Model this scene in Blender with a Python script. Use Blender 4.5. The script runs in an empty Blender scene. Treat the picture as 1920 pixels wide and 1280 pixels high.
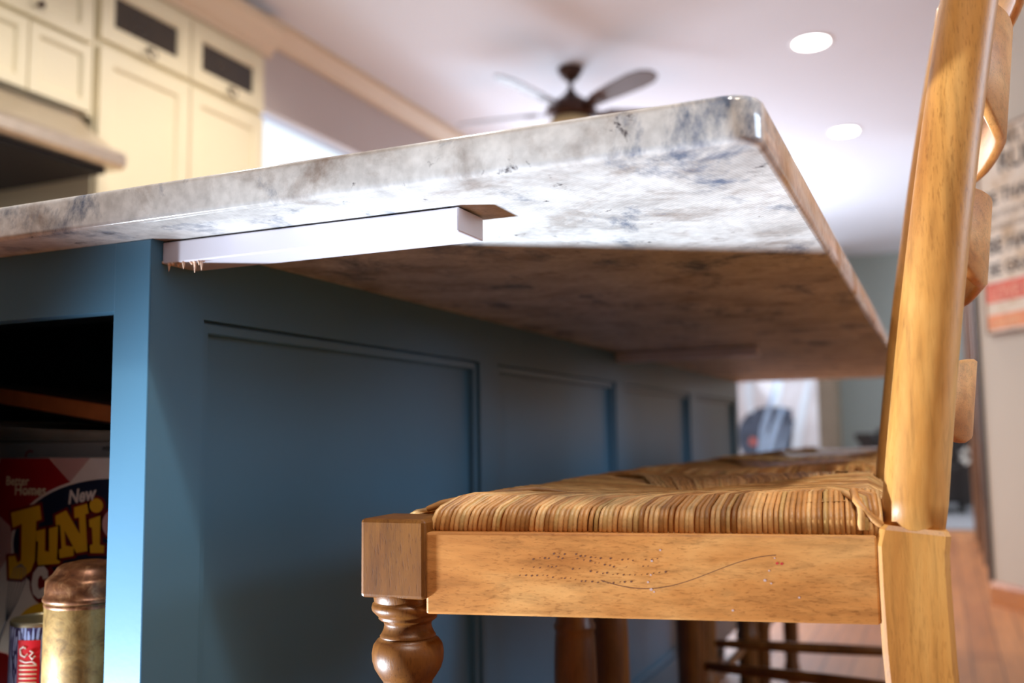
import bpy, bmesh, math, random
from mathutils import Vector, Matrix
random.seed(7)
PI = math.pi
S = bpy.context.scene
COL = S.collection

# ------------------------------------------------------------------ camera
cam_d = bpy.data.cameras.new('camera'); cam = bpy.data.objects.new('camera', cam_d); COL.objects.link(cam)
YAW, PITCH, ROLL = math.radians(23.877), math.radians(5.693), math.radians(-.7514)
fw = Vector((-math.sin(YAW)*math.cos(PITCH), math.cos(YAW)*math.cos(PITCH), math.sin(PITCH)))
rt = fw.cross(Vector((0, 0, 1))).normalized(); up = rt.cross(fw)
r2 = rt*math.cos(ROLL) + up*math.sin(ROLL); u2 = up*math.cos(ROLL) - rt*math.sin(ROLL)
M4 = Matrix(((r2.x, u2.x, -fw.x, .6143), (r2.y, u2.y, -fw.y, -.6222), (r2.z, u2.z, -fw.z, .705), (0, 0, 0, 1)))
cam.matrix_world = M4
cam_d.sensor_width = 36; cam_d.lens = 1802.7/1920*36
cam_d.clip_start = .02; cam_d.clip_end = 60
cam_d.dof.use_dof = True; cam_d.dof.focus_distance = .74; cam_d.dof.aperture_fstop = 4.2
S.camera = cam

# ------------------------------------------------------------------ world, lights, exposure
W = bpy.data.worlds.new('world'); S.world = W; W.use_nodes = True
bg = W.node_tree.nodes['Background']; bg.inputs[0].default_value = (.80, .89, 1, 1); bg.inputs[1].default_value = 1.15
S.view_settings.view_transform = 'Standard'; S.view_settings.look = 'None'; S.view_settings.gamma = 1
S.view_settings.use_curve_mapping = False; S.view_settings.exposure = .24
S.cycles.use_denoising = True; S.cycles.max_bounces = 8; S.cycles.sample_clamp_indirect = 80
S.cycles.caustics_reflective = False; S.cycles.caustics_refractive = False

def spot(name, loc, to, power, col, size=.05, ang=60, blend=.5):
    d = bpy.data.lights.new(name, 'SPOT'); d.energy = power; d.color = col; d.shadow_soft_size = size
    d.spot_size = math.radians(ang); d.spot_blend = blend
    o = bpy.data.objects.new(name, d); COL.objects.link(o); o.location = loc
    o.rotation_euler = (Vector(to)-Vector(loc)).to_track_quat('-Z', 'Y').to_euler(); return o
def area(name, loc, to, power, col, sx, sy):
    d = bpy.data.lights.new(name, 'AREA'); d.energy = power; d.color = col; d.shape = 'RECTANGLE'; d.size = sx; d.size_y = sy
    o = bpy.data.objects.new(name, d); COL.objects.link(o); o.location = loc
    o.rotation_euler = (Vector(to)-Vector(loc)).to_track_quat('-Z', 'Y').to_euler(); return o
WARM = (1, .80, .58)
# assumed unseen recessed lamp above the aisle: throws the slanted shade on the side panel
spot('assumed_lamp_aisle', (.80, -.85, 2.66), (.40, -.2, .4), 90, (1, .95, .89), .06, 70, .5)
# assumed unseen low light, no fixture, beside the island end: lights the granite from below, its shade edge falls from the island corner
spot('assumed_low_light', (-.73, -.45, .05), (.60, .26, .88), 262, (.76, .88, 1), .05, 36, 1)
spot('fill_lamp_seating', (1.5, -.9, 2.66), (.5, .1, .6), 80, (1, .84, .68), .18, 60, .8)  # unseen lamp added to light the chair warmly
SOFT = (1, .91, .82)
for _p, _w in (((-1.35, .9, 2.66), 34), ((-1.35, 2.5, 2.66), 42), ((-.5, .7, 2.66), 60), ((-.5, 2.2, 2.66), 70)):
    spot('fill_lamp_kitchen', _p, (_p[0]-.25, _p[1], 0), _w, SOFT, .06, 150, .7)  # unseen lamps added to brighten the cabinets, worktop and ceiling
area('daylight_assumed_right', (2.6, .9, 1.35), (0, .5, .75), 32, (.64, .80, 1), 1.2, .8)  # assumed unseen daylight from the right, no window built; lights the side panel
area('daylight_fill_living', (3.6, 8.6, 1.5), (-1, 6.5, 2.2), 50, (.80, .88, 1), 2.4, 1.8)  # unseen daylight source added to lift the ceiling
area('daylight_fill_far', (-1.4, 10.6, 1.95), (-1.2, 3.0, 2.3), 28, (.74, .85, 1), 1.6, .9)  # no window here; added out of view to brighten the ceiling
area('daylight_window_adjoining', (-3.9, 6.0, 1.3), (0, 5.2, 2.5), 150, (.76, .86, 1), 4.0, 1.6)
area('daylight_fill_header', (-2.22, 6.9, 1.45), (-.3, 5.2, 2.6), 120, (.74, .85, 1), 3.6, 1.2)  # extra daylight added below the header to brighten the left ceiling

# ------------------------------------------------------------------ helpers
def lin(r, g, b):
    f = lambda c: (c/255/12.92) if c/255 <= .04045 else ((c/255+.055)/1.055)**2.4
    return (f(r), f(g), f(b), 1)
class NT:
    def __init__(s, name):
        s.m = bpy.data.materials.new(name); s.m.use_nodes = True; s.t = s.m.node_tree
        s.b = s.t.nodes['Principled BSDF']
    def n(s, ty, **kw):
        x = s.t.nodes.new(ty)
        for k, v in kw.items():
            if k in x.inputs: x.inputs[k].default_value = v
            else: setattr(x, k, v)
        return x
    def l(s, a, b): s.t.links.new(a, b)
    def coord(s, scale=(1, 1, 1), rot=(0, 0, 0)):
        tc = s.n('ShaderNodeTexCoord'); mp = s.n('ShaderNodeMapping'); mp.inputs['Scale'].default_value = scale
        mp.inputs['Rotation'].default_value = rot
        s.l(tc.outputs['Object'], mp.inputs[0]); return mp.outputs[0]
    def noise(s, vec, scale, detail=4, rough=.5, dist=0):
        x = s.n('ShaderNodeTexNoise'); x.inputs['Scale'].default_value = scale; x.inputs['Detail'].default_value = detail
        x.inputs['Roughness'].default_value = rough; x.inputs['Distortion'].default_value = dist
        s.l(vec, x.inputs['Vector']); return x.outputs['Fac']
    def ramp(s, fac, stops):
        x = s.n('ShaderNodeValToRGB'); e = x.color_ramp.elements
        while len(e) < len(stops): e.new(.5)
        for k, (p, c) in enumerate(stops):
            e[k].position = p; e[k].color = c if len(c) == 4 else (*c, 1)
        s.l(fac, x.inputs[0]); return x.outputs[0]
    def mix(s, fac, a, b, mode='MIX'):
        x = s.n('ShaderNodeMix', data_type='RGBA', blend_type=mode)
        for sock, v in ((x.inputs[0], fac), (x.inputs[6], a), (x.inputs[7], b)):
            if hasattr(v, 'is_linked') or hasattr(v, 'links'): s.l(v, sock)
            else: sock.default_value = v
        return x.outputs[2]
    def bump(s, h, strength=.3, dist=.001):
        x = s.n('ShaderNodeBump'); x.inputs['Strength'].default_value = strength; x.inputs['Distance'].default_value = dist
        s.l(h, x.inputs['Height']); s.l(x.outputs[0], s.b.inputs['Normal'])
    def base(s, c):
        if hasattr(c, 'links'): s.l(c, s.b.inputs['Base Color'])
        else: s.b.inputs['Base Color'].default_value = c
    def set(s, **kw):
        for k, v in kw.items(): s.b.inputs[k.replace('_', ' ')].default_value = v
        return s.m
G = lambda v: (v, v, v, 1)

def plain(name, c, rough=.5, metal=0, var=.06, sc=9, spec=.5):
    m = NT(name); v = m.coord(); f = m.noise(v, sc, 3)
    a = tuple(min(1, x*(1+var)) for x in c[:3])+(1,); b = tuple(x*(1-var) for x in c[:3])+(1,)
    m.base(m.ramp(f, [(.3, b), (.7, a)]))
    return m.set(Roughness=rough, Metallic=metal, Specular_IOR_Level=spec)

def wood(name, axis, c_dark, c_mid, c_light, rough=.42, pores=.42, k=1.0):
    m = NT(name)
    def sc(a, b): return tuple(a*k if i == axis else b*k for i in range(3))
    big = m.noise(m.coord(sc(4, 16)), 1, 4, .6, .6)
    g = m.noise(m.coord(sc(14, 150)), 1, 6, .7, .5)
    col = m.ramp(big, [(.28, c_dark), (.5, c_mid), (.72, c_light)])
    gr = m.ramp(g, [(.34, G(.66)), (.5, G(.98)), (.7, G(1.12))])
    col = m.mix(.75, col, gr, 'MULTIPLY')
    p = m.noise(m.coord(sc(110, 900)), 1, 2, .6)
    pr = m.ramp(p, [(.34, G(0)), (.44, G(1))])
    mk = m.ramp(m.noise(m.coord(sc(5, 14)), 1, 3), [(.36, G(0)), (.56, G(1))])
    d = m.mix(pores, G(1), m.mix(pr, (.33, .22, .14, 1), G(1)), 'MIX')
    d2 = m.mix(mk, G(1), d)
    col = m.mix(1.0, col, d2, 'MULTIPLY')
    m.base(col); m.bump(pr, .15, .0003)
    return m.set(Roughness=rough, Coat_Weight=.05, Coat_Roughness=.35, Specular_IOR_Level=.35)

OD, OM, OL = lin(166, 102, 48), lin(206, 142, 78), lin(232, 178, 112)
wood_x = wood('honey_oak_along_depth', 0, OD, OM, OL)
wood_y = wood('honey_oak_along_width', 1, OD, OM, OL)
wood_z = wood('honey_oak_upright', 2, lin(158, 100, 44), lin(194, 136, 68), lin(216, 166, 96))
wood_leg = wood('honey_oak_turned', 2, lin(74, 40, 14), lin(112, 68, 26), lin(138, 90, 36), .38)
wood_block = wood('honey_oak_block', 2, lin(112, 62, 28), lin(150, 92, 44), lin(172, 112, 58), .35)

def m_granite(name, under=False):
    m = NT(name); v = m.coord()
    base = m.ramp(m.noise(v, 9, 6, .6, .4), [(.3, lin(172, 168, 166)), (.45, lin(212, 210, 208)), (.62, lin(234, 234, 234)), (.8, lin(204, 200, 196))])
    br = m.ramp(m.noise(v, 15, 6, .68, .25), [(.52, G(0)), (.72, G(.72))])
    c = m.mix(br, base, lin(126, 104, 88))
    bl = m.ramp(m.noise(m.coord((1.3, .8, 1)), 9, 8, .72, .35), [(.53, G(0)), (.65, G(.92))])
    c = m.mix(bl, c, lin(88, 104, 130))
    sp = m.ramp(m.noise(v, 44, 6, .7, .3), [(.64, G(0)), (.71, G(1))])
    c = m.mix(sp, c, lin(66, 60, 66))
    wh = m.ramp(m.noise(v, 130, 3), [(.35, G(.86)), (.65, G(1.04))])
    c = m.mix(1.0, c, wh, 'MULTIPLY')
    if under:
        def grid(rot):
            w = m.n('ShaderNodeTexWave'); w.inputs['Scale'].default_value = 110; w.bands_direction = 'X'
            m.l(m.coord((1, 1, 1), (0, 0, rot)), w.inputs['Vector']); return w.outputs['Fac']
        gm = m.mix(1.0, m.ramp(grid(.25), [(0, G(.78)), (.5, G(1.06))]), m.ramp(grid(.25+PI/2), [(0, G(.78)), (.5, G(1.06))]), 'MULTIPLY')
        c = m.mix(.55, c, gm, 'MULTIPLY')
        m.base(c); return m.set(Roughness=.5)
    m.base(c); return m.set(Roughness=.12, Coat_Weight=.3, Coat_Roughness=.05)
granite = m_granite('granite_polished'); granite_under = m_granite('granite_underside_mesh', True)

def m_blue():
    m = NT('blue_grey_painted_wood'); v = m.coord()
    c = m.ramp(m.noise(v, 3, 3), [(.3, lin(74, 116, 142)), (.7, lin(80, 124, 150))])
    chip = m.ramp(m.noise(v, 23, 3, .6), [(.77, G(0)), (.78, G(1))])
    m.base(m.mix(chip, c, lin(150, 190, 208)))
    m.bump(m.noise(v, 160, 3), .08, .0006)
    return m.set(Roughness=.36)
blue = m_blue()
cream = plain('cream_cabinet_paint', lin(230, 218, 184), .45, 0, .02, 3)
white_paint = plain('white_bracket_paint', lin(216, 212, 222), .35, 0, .015, 20)
caulk = plain('peach_caulk', lin(232, 196, 170), .6)
wall_m = plain('wall_beige', lin(206, 196, 182), .8, 0, .02, 2)
wall_grey = plain('wall_grey_green', lin(156, 164, 158), .8, 0, .02, 2)
wall_mauve = plain('wall_grey_mauve', lin(196, 184, 180), .8, 0, .02, 2)
ceil_m = plain('ceiling_white', lin(228, 230, 238), .85, 0, .01, 2)
crown_m = plain('crown_cream', lin(228, 206, 176), .5, 0, .02, 4)
oak_trim = wood('oak_trim', 1, lin(150, 84, 32), lin(190, 118, 54), lin(206, 136, 70))
dark_bronze = plain('dark_bronze', lin(70, 46, 38), .4, .6, .1)
steel = plain('brushed_steel', lin(220, 210, 196), .36, 1, .05, 30)
dark_in = plain('dark_underside', lin(30, 26, 24), .7)
black_leather = plain('black_leather', lin(26, 22, 22), .45, 0, .2, 12)
glass_dark = plain('dark_cabinet_glass', lin(50, 40, 26), .08, 0, .2, 6)

def m_floor():
    m = NT('oak_plank_floor'); v = m.coord()
    br = m.n('ShaderNodeTexBrick'); br.inputs['Scale'].default_value = 1
    br.inputs['Brick Width'].default_value = 1.1; br.inputs['Row Height'].default_value = .083; br.inputs['Mortar Size'].default_value = .0015
    br.inputs['Color1'].default_value = lin(158, 96, 52); br.inputs['Color2'].default_value = lin(196, 130, 76); br.inputs['Mortar'].default_value = lin(70, 40, 22)
    m.l(m.coord((1, 1, 1), (0, 0, PI/2)), br.inputs['Vector'])
    g = m.ramp(m.noise(m.coord((30, 2, 1)), 1, 5, .6, .5), [(.3, G(.75)), (.7, G(1.1))])
    m.base(m.mix(1.0, br.outputs['Color'], g, 'MULTIPLY')); return m.set(Roughness=.45)
floor_m = m_floor()

def m_rush():
    m = NT('rush_cord'); gi = m.n('ShaderNodeNewGeometry')
    c = m.ramp(gi.outputs['Random Per Island'], [(0, lin(160, 108, 54)), (.3, lin(194, 138, 78)), (.6, lin(214, 160, 98)), (.85, lin(232, 186, 124)), (1, lin(190, 152, 90))])
    f = m.ramp(m.noise(m.coord(), 70, 5, .7), [(.3, G(.66)), (.6, G(1.05))])
    m.base(m.mix(1.0, c, f, 'MULTIPLY')); m.bump(m.noise(m.coord(), 600, 2), .35, .0006)
    return m.set(Roughness=.42)
rush = m_rush()

class MB:
    """collects shapes; build() links them as one mesh object"""
    def __init__(s): s.v = []; s.f = []; s.mi = []; s.sm = []
    def add(s, vs, fs, smooth=False, mi=0, M=None):
        o = len(s.v)
        for p in vs:
            p = Vector(p); s.v.append(M @ p if M else p)
        for f in fs: s.f.append([i+o for i in f]); s.mi.append(mi); s.sm.append(smooth)
        return s
    def box(s, a, b, mi=0, M=None, bev=0):
        x0, y0, z0 = a; x1, y1, z1 = b
        if bev > 0:
            bm = bmesh.new(); bmesh.ops.create_cube(bm, size=1)
            for v in bm.verts: v.co = Vector(((x0+x1)/2+v.co.x*(x1-x0), (y0+y1)/2+v.co.y*(y1-y0), (z0+z1)/2+v.co.z*(z1-z0)))
            bmesh.ops.bevel(bm, geom=bm.edges[:], offset=bev, segments=2, affect='EDGES', profile=.5)
            bm.verts.index_update(); vs = [v.co.copy() for v in bm.verts]; fs = [[v.index for v in f.verts] for f in bm.faces]; bm.free()
            return s.add(vs, fs, False, mi, M)
        vs = [(x0,y0,z0),(x1,y0,z0),(x1,y1,z0),(x0,y1,z0),(x0,y0,z1),(x1,y0,z1),(x1,y1,z1),(x0,y1,z1)]
        return s.add(vs, [(0,3,2,1),(4,5,6,7),(0,1,5,4),(1,2,6,5),(2,3,7,6),(3,0,4,7)], False, mi, M)
    def prism(s, poly, t0, t1, plane='xz', mi=0, M=None, smooth=False):
        n = len(poly)
        mk = {'xz': lambda a, b, t: (a, t, b), 'xy': lambda a, b, t: (a, b, t), 'yz': lambda a, b, t: (t, a, b)}[plane]
        vs = [mk(a, b, t0) for a, b in poly]+[mk(a, b, t1) for a, b in poly]
        fs = [(i, (i+1) % n, n+(i+1) % n, n+i) for i in range(n)]
        s.add(vs, fs, smooth, mi, M); o = len(s.v)-2*n
        s.f.append([o+i for i in range(n)][::-1]); s.mi.append(mi); s.sm.append(False)
        s.f.append([o+n+i for i in range(n)]); s.mi.append(mi); s.sm.append(False); return s
    def lathe(s, prof, n=32, c=(0, 0, 0), mi=0, M=None, arc=None):
        vs = []; fs = []; k = len(prof)
        for j in range(n):
            a = 2*PI*j/n
            for r, z in prof: vs.append((c[0]+r*math.cos(a), c[1]+r*math.sin(a), c[2]+z))
        for j in range(n):
            for i in range(k-1):
                a = j*k+i; b = ((j+1) % n)*k+i; fs.append((a, b, b+1, a+1))
        return s.add(vs, fs, True, mi, M)
    def tube(s, pts, rad, n=6, caps=True, mi=0, M=None):
        pts = [Vector(p) for p in pts]; vs = []; fs = []; m = len(pts)
        t = (pts[1]-pts[0]).normalized(); nrm = t.orthogonal().normalized()
        for i, p in enumerate(pts):
            t = (pts[min(i+1, m-1)]-pts[max(i-1, 0)])
            if t.length < 1e-9: t = Vector((0, 0, 1))
            t.normalize(); nrm = (nrm-t*nrm.dot(t))
            if nrm.length < 1e-6: nrm = t.orthogonal()
            nrm.normalize(); b = t.cross(nrm); r = rad[i] if isinstance(rad, (list, tuple)) else rad
            for j in range(n):
                a = 2*PI*j/n; vs.append(p+(nrm*math.cos(a)+b*math.sin(a))*r)
        for i in range(m-1):
            for j in range(n): fs.append((i*n+j, i*n+(j+1) % n, (i+1)*n+(j+1) % n, (i+1)*n+j))
        if caps: fs.append(list(range(n))[::-1]); fs.append([(m-1)*n+j for j in range(n)])
        return s.add(vs, fs, True, mi, M)
    def build(s, name, mats, parent=None, loc=None, recalc=True):
        me = bpy.data.meshes.new(name); me.from_pydata([tuple(v) for v in s.v], [], s.f)
        if not isinstance(mats, (list, tuple)): mats = [mats]
        for m in mats: me.materials.append(m)
        me.polygons.foreach_set('material_index', s.mi); me.polygons.foreach_set('use_smooth', s.sm)
        if recalc:
            bm = bmesh.new(); bm.from_mesh(me); bmesh.ops.recalc_face_normals(bm, faces=bm.faces[:]); bm.to_mesh(me); bm.free()
        me.update()
        o = bpy.data.objects.new(name, me); COL.objects.link(o)
        if parent: o.parent = parent
        if loc: o.location = loc
        return o
def tag(o, label=None, cat=None, group=None, kind=None):
    if label: o['label'] = label
    if cat: o['category'] = cat
    if group: o['group'] = group
    if kind: o['kind'] = kind
    return o
def empty(name, loc, rz=0, label=None, cat=None, group=None):
    o = bpy.data.objects.new(name, None); COL.objects.link(o); o.location = loc; o.rotation_euler = (0, 0, rz)
    return tag(o, label, cat, group)
def struct(name, mb, m): return tag(mb.build(name, m), kind='structure')
def text_geo(body, size, bold=0, shear=0):
    c = bpy.data.curves.new('t', 'FONT'); c.body = body; c.size = size; c.offset = bold; c.shear = shear
    c.resolution_u = 4; c.extrude = 0
    o = bpy.data.objects.new('t', c); COL.objects.link(o); bpy.context.view_layer.update()
    me = bpy.data.meshes.new_from_object(o.evaluated_get(bpy.context.evaluated_depsgraph_get()))
    vs = [v.co.copy() for v in me.vertices]; fs = [list(p.vertices) for p in me.polygons]
    bpy.data.objects.remove(o); bpy.data.curves.remove(c); bpy.data.meshes.remove(me)
    return vs, fs

# ------------------------------------------------------------------ the setting
CZ = 2.7
struct('floor', MB().box((-5.5, -4.5, -.05), (4.2, 11, 0)), floor_m)
struct('ceiling', MB().box((-2.95, -3.2, CZ), (4.2, 11, CZ+.1)), ceil_m)
struct('wall_left', MB().box((-2.97, -3.2, 0), (-2.85, 2.9, CZ)), wall_mauve)
struct('wall_back', MB().box((-2.97, -3.32, 0), (1.2, -3.2, CZ)).box((1.2, -3.32, 0), (3.2, -3.2, CZ)), wall_m)
struct('wall_side', MB().box((3.2, -3.32, 0), (3.32, .36, CZ)), wall_m)
struct('wall_far', MB().box((-2.4, 10.8, 0), (4.2, 10.92, CZ)), wall_grey)
struct('wall_header', MB().box((-2.29, 2.9, 2.28), (-2.25, 10.8, CZ)), wall_mauve)
# adjoining bright space seen under the header
b = MB()
for y0, y1 in ((2.9, 3.0), (6.3, 6.5), (10.7, 10.8)): b.box((-4.1, y0, 0), (-4.0, y1, 2.9))
b.box((-4.1, 2.9, 0), (-4.0, 10.8, .3)); b.box((-4.1, 2.9, 3.2), (-4.0, 10.8, 3.3))
wf = struct('window_1', b, white_paint)
gm = NT('window_pane_glass'); gm.set(Roughness=0, Transmission_Weight=1, IOR=1.01, Base_Color=(1, 1, 1, 1))
pane = MB().box((-4.06, 3.0, .3), (-4.055, 10.7, 3.2)).build('window_pane', gm.m, wf)
# crown moulding along the header and ceiling
prof = [(-2.25, 2.60), (-2.235, 2.60), (-2.235, 2.615), (-2.20, 2.65), (-2.175, 2.675), (-2.165, 2.675), (-2.165, CZ), (-2.25, CZ)]
struct('trim_1', MB().prism(prof, 2.9, 10.8, 'xz'), crown_m)
# diagonal wall on the right
P0 = Vector((.78, 3.85, 0)); dv = Vector((.568, -.823, 0)); nv = Vector((-.823, -.568, 0))
def wallM(): return Matrix(((dv.x, -nv.x, 0, P0.x), (dv.y, -nv.y, 0, P0.y), (0, 0, 1, 0), (0, 0, 0, 1)))
WM = wallM()
struct('wall_right', MB().box((0, 0, 0), (4.2, .12, CZ), M=WM), wall_m)
struct('baseboard_right', MB().prism([(0, 0), (-.018, 0), (-.018, .075), (-.008, .095), (0, .095)], 0.0, 4.2, 'yz', M=WM), oak_trim)
b = MB()
# oak panelled hall wall running away behind the wall end
xw = .80
b.box((xw, 3.95, 0), (xw+.1, 6.4, CZ))
for y0, y1, x in ((3.93, 4.03, xw-.018), (4.5, 4.6, xw-.015), (5.1, 5.2, xw-.015), (5.7, 5.8, xw-.015), (6.28, 6.4, xw-.02)):
    b.box((x, y0, 0), (xw, y1, 2.6))
wood_hall = wood('brown_hall_panelling', 2, lin(96, 66, 46), lin(132, 98, 72), lin(150, 116, 88))
struct('wall_hall', b, wood_hall)
struct('shade_strip', MB().box((-.012, -.006, 0), (.006, .12, CZ), M=WM), plain('dark_edge_shade', lin(44, 40, 32), .8))  # dark strip paints in the shadowed gap at the wall end
# corner return on the far wall
struct('wall_far_corner', MB().box((-.62, 10.2, 0), (-.40, 10.8, CZ)), plain('wall_tan', lin(140, 124, 104), .8))
struct('floor_rug_base', MB().box((.1, 6.6, 0), (.1+.01, 6.61, .001)), floor_m) if False else None

# ceiling lights
emit = NT('lamp_lens'); emit.b.inputs['Emission Color'].default_value = (1, .97, .92, 1); emit.b.inputs['Emission Strength'].default_value = 9
can_trim = plain('white_lamp_trim', lin(244, 240, 238), .5)
for (x, y), w in (((.11, 4.36), 'nearer the island'), ((.13, 5.98), 'farther from the island')):
    r = empty('recessed_ceiling_light', (x, y, CZ), 0, f'round white recessed ceiling light, the one {w}', 'ceiling light', 'recessed ceiling lights')
    MB().lathe([(.085, -.001), (.098, -.006), (.104, -.004), (.106, 0)], 32).build('trim_ring', can_trim, r)
    MB().lathe([(0, -.004), (.05, -.005), (.086, -.003)], 32).build('lens', emit.m, r)
    spot('recessed_lamp', (x, y, CZ-.02), (x, y, 0), 45, WARM, .08, 150, .6)

# ------------------------------------------------------------------ kitchen island
isl = empty('kitchen_island', (0, 0, 0), 0, 'blue-grey painted kitchen island with recessed side panels and open end shelf', 'kitchen island')
YE, TOP = 2.62, .88
# side panel: stiles, rails and four recessed panels with a grooved bead
b = MB()
rects = [(.066, .648), (.714, 1.297), (1.363, 1.99), (2.03, 2.585)]
rects = [(.066, .648), (.714, 1.297), (1.363, 1.946), (2.012, 2.575)]
z0, z1 = .17, .8165
ys = [0]+[v for r in rects for v in r]+[YE]
for i in range(0, len(ys), 2): b.add([(0, ys[i], .10), (0, ys[i+1], .10), (0, ys[i+1], TOP), (0, ys[i], TOP)], [(0, 1, 2, 3)])
for a, c in rects:
    b.add([(0, a, z1), (0, c, z1), (0, c, TOP), (0, a, TOP)], [(0, 1, 2, 3)])
    b.add([(0, a, .10), (0, c, .10), (0, c, z0), (0, a, z0)], [(0, 1, 2, 3)])
    loops = [(0, 0), (.0006, -.0085), (.0024, -.0090), (.0032, -.0040), (.0110, -.0046), (.0122, -.0062), (.0128, -.0135), (.0150, -.0140)]
    vs = []; fs = []
    for ins, dx in loops: vs += [(dx, a+ins, z0+ins), (dx, c-ins, z0+ins), (dx, c-ins, z1-ins), (dx, a+ins, z1-ins)]
    for k in range(len(loops)-1):
        for j in range(4): fs.append((k*4+j, k*4+(j+1) % 4, (k+1)*4+(j+1) % 4, (k+1)*4+j))
    k = (len(loops)-1)*4; fs.append((k, k+1, k+2, k+3)); b.add(vs, fs)
b.box((-.024, 0.018, .10), (-.0145, YE, TOP-.0005))
b.build('side_panel', blue, isl, recalc=False)
# face frame on the end
XL = -1.05
XO = -.255  # unseen edge of the opening, narrowed to keep the cookbook dark
fr = MB()
fr.box((-.042, -.0005, .10), (-.0002, .019, TOP), bev=.0012)
fr.box((XL, 0, .10), (XL+.042, .019, TOP)); fr.box((XL+.042, .0003, .8195), (-.042, .019, TOP)); fr.box((XL+.042, .0003, .10), (-.042, .019, .16))
fr.box((XO-.05, 0, .16), (XO, .019, .8195))  # unseen stile, added to block the assumed low light from the cookbook
fr.build('face_frame', blue, isl)
b = MB(); b.box((XL+.045, -.002, .164), (XL+.105, .017, .816)); b.box((XO-.113, -.002, .164), (XO-.053, .017, .816)); b.box((XL+.105, -.002, .164), (XO-.113, .017, .224)); b.box((XL+.105, -.002, .756), (XO-.113, .017, .816)); b.box((XL+.105, .007, .224), (XO-.113, .016, .756))
b.build('door', blue, isl)  # unseen closed door, added beside the shelf to shade the cookbook
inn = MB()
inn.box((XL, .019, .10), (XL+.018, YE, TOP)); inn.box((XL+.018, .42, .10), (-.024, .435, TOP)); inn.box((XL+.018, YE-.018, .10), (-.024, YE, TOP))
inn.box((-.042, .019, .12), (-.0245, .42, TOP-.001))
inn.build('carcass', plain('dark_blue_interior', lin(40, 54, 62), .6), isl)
MB().box((XL+.018, .02, .422), (-.043, .42, .44)).build('shelf', blue, isl)
MB().box((XL+.018, .02, .12), (-.043, .42, .138)).build('shelf', blue, isl)
MB().box((XL+.03, .06, 0), (-.06, YE-.05, .10)).build('toe_kick', dark_in, isl)

# worktop slab with eased edges and rounded corners
def slab(x0, x1, y0, y1, z0, z1, R, e):
    def ring(ins, z):
        out = []
        for cx, cy, a0 in ((x1-R, y0+R, -PI/2), (x1-R, y1-R, 0), (x0+R, y1-R, PI/2), (x0+R, y0+R, PI)):
            for k in range(9):
                a = a0+PI/2*k/8; out.append((cx+(R-ins)*math.cos(a), cy+(R-ins)*math.sin(a), z))
        return out
    lv = [(e, z0), (e*.45, z0+e*.15), (e*.12, z0+e*.5), (0, z0+e), (0, z1-e), (e*.12, z1-e*.5), (e*.45, z1-e*.15), (e, z1)]
    vs = []; fs = []; n = 36
    for ins, z in lv: vs += ring(ins, z)
    for k in range(len(lv)-1):
        for j in range(n): fs.append((k*n+j, k*n+(j+1) % n, (k+1)*n+(j+1) % n, (k+1)*n+j))
    b = MB(); b.add(vs, fs, True)
    b.f.append(list(range(n))[::-1]); b.mi.append(1); b.sm.append(False)
    b.f.append([(len(lv)-1)*n+j for j in range(n)]); b.mi.append(0); b.sm.append(False)
    return b
sl = slab(-1.10, .525, -.052, 2.66, TOP, .911, .022, .005).build('countertop', [granite, granite_under])
tag(sl, 'thick white and grey speckled granite countertop overhanging the blue island', 'countertop')

# flat white support bars under the overhang
def bracket(y, label):
    o = empty('countertop_bracket', (0, y, .88), 0, label, 'bracket', 'support bars under the countertop')
    MB().box((.0005, 0, -.0205), (.291, .043, -.0015), bev=.0012).build('bar', white_paint, o)
    MB().box((.002, .004, -.0016), (.286, .040, -.0002)).build('gap_strip', plain('dark_gap', lin(60, 50, 44), .7), o)  # thin dark strip filling the gap between bar and granite
    if y < .5:
        g = MB()
        for k in range(26):
            x = .004+random.random()*.045; l = .001+random.random()**3*.009; yy = .001+random.random()*.004
            g.tube([(x, yy, -.0198), (x+.0004, yy, -.0205-l*.6), (x, yy, -.0205-l)], [.0016, .0009, .0002], 5)
        g.tube([(.0008, 0.0, -.019), (.0015, .02, -.0195), (.0008, .042, -.019)], .0014, 6)
        g.build('caulk_drips', caulk, o)
bracket(.012, 'white flat support bar under the near corner of the granite overhang')
bracket(1.30, 'white flat support bar farther along under the granite, above the second chair')

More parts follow.
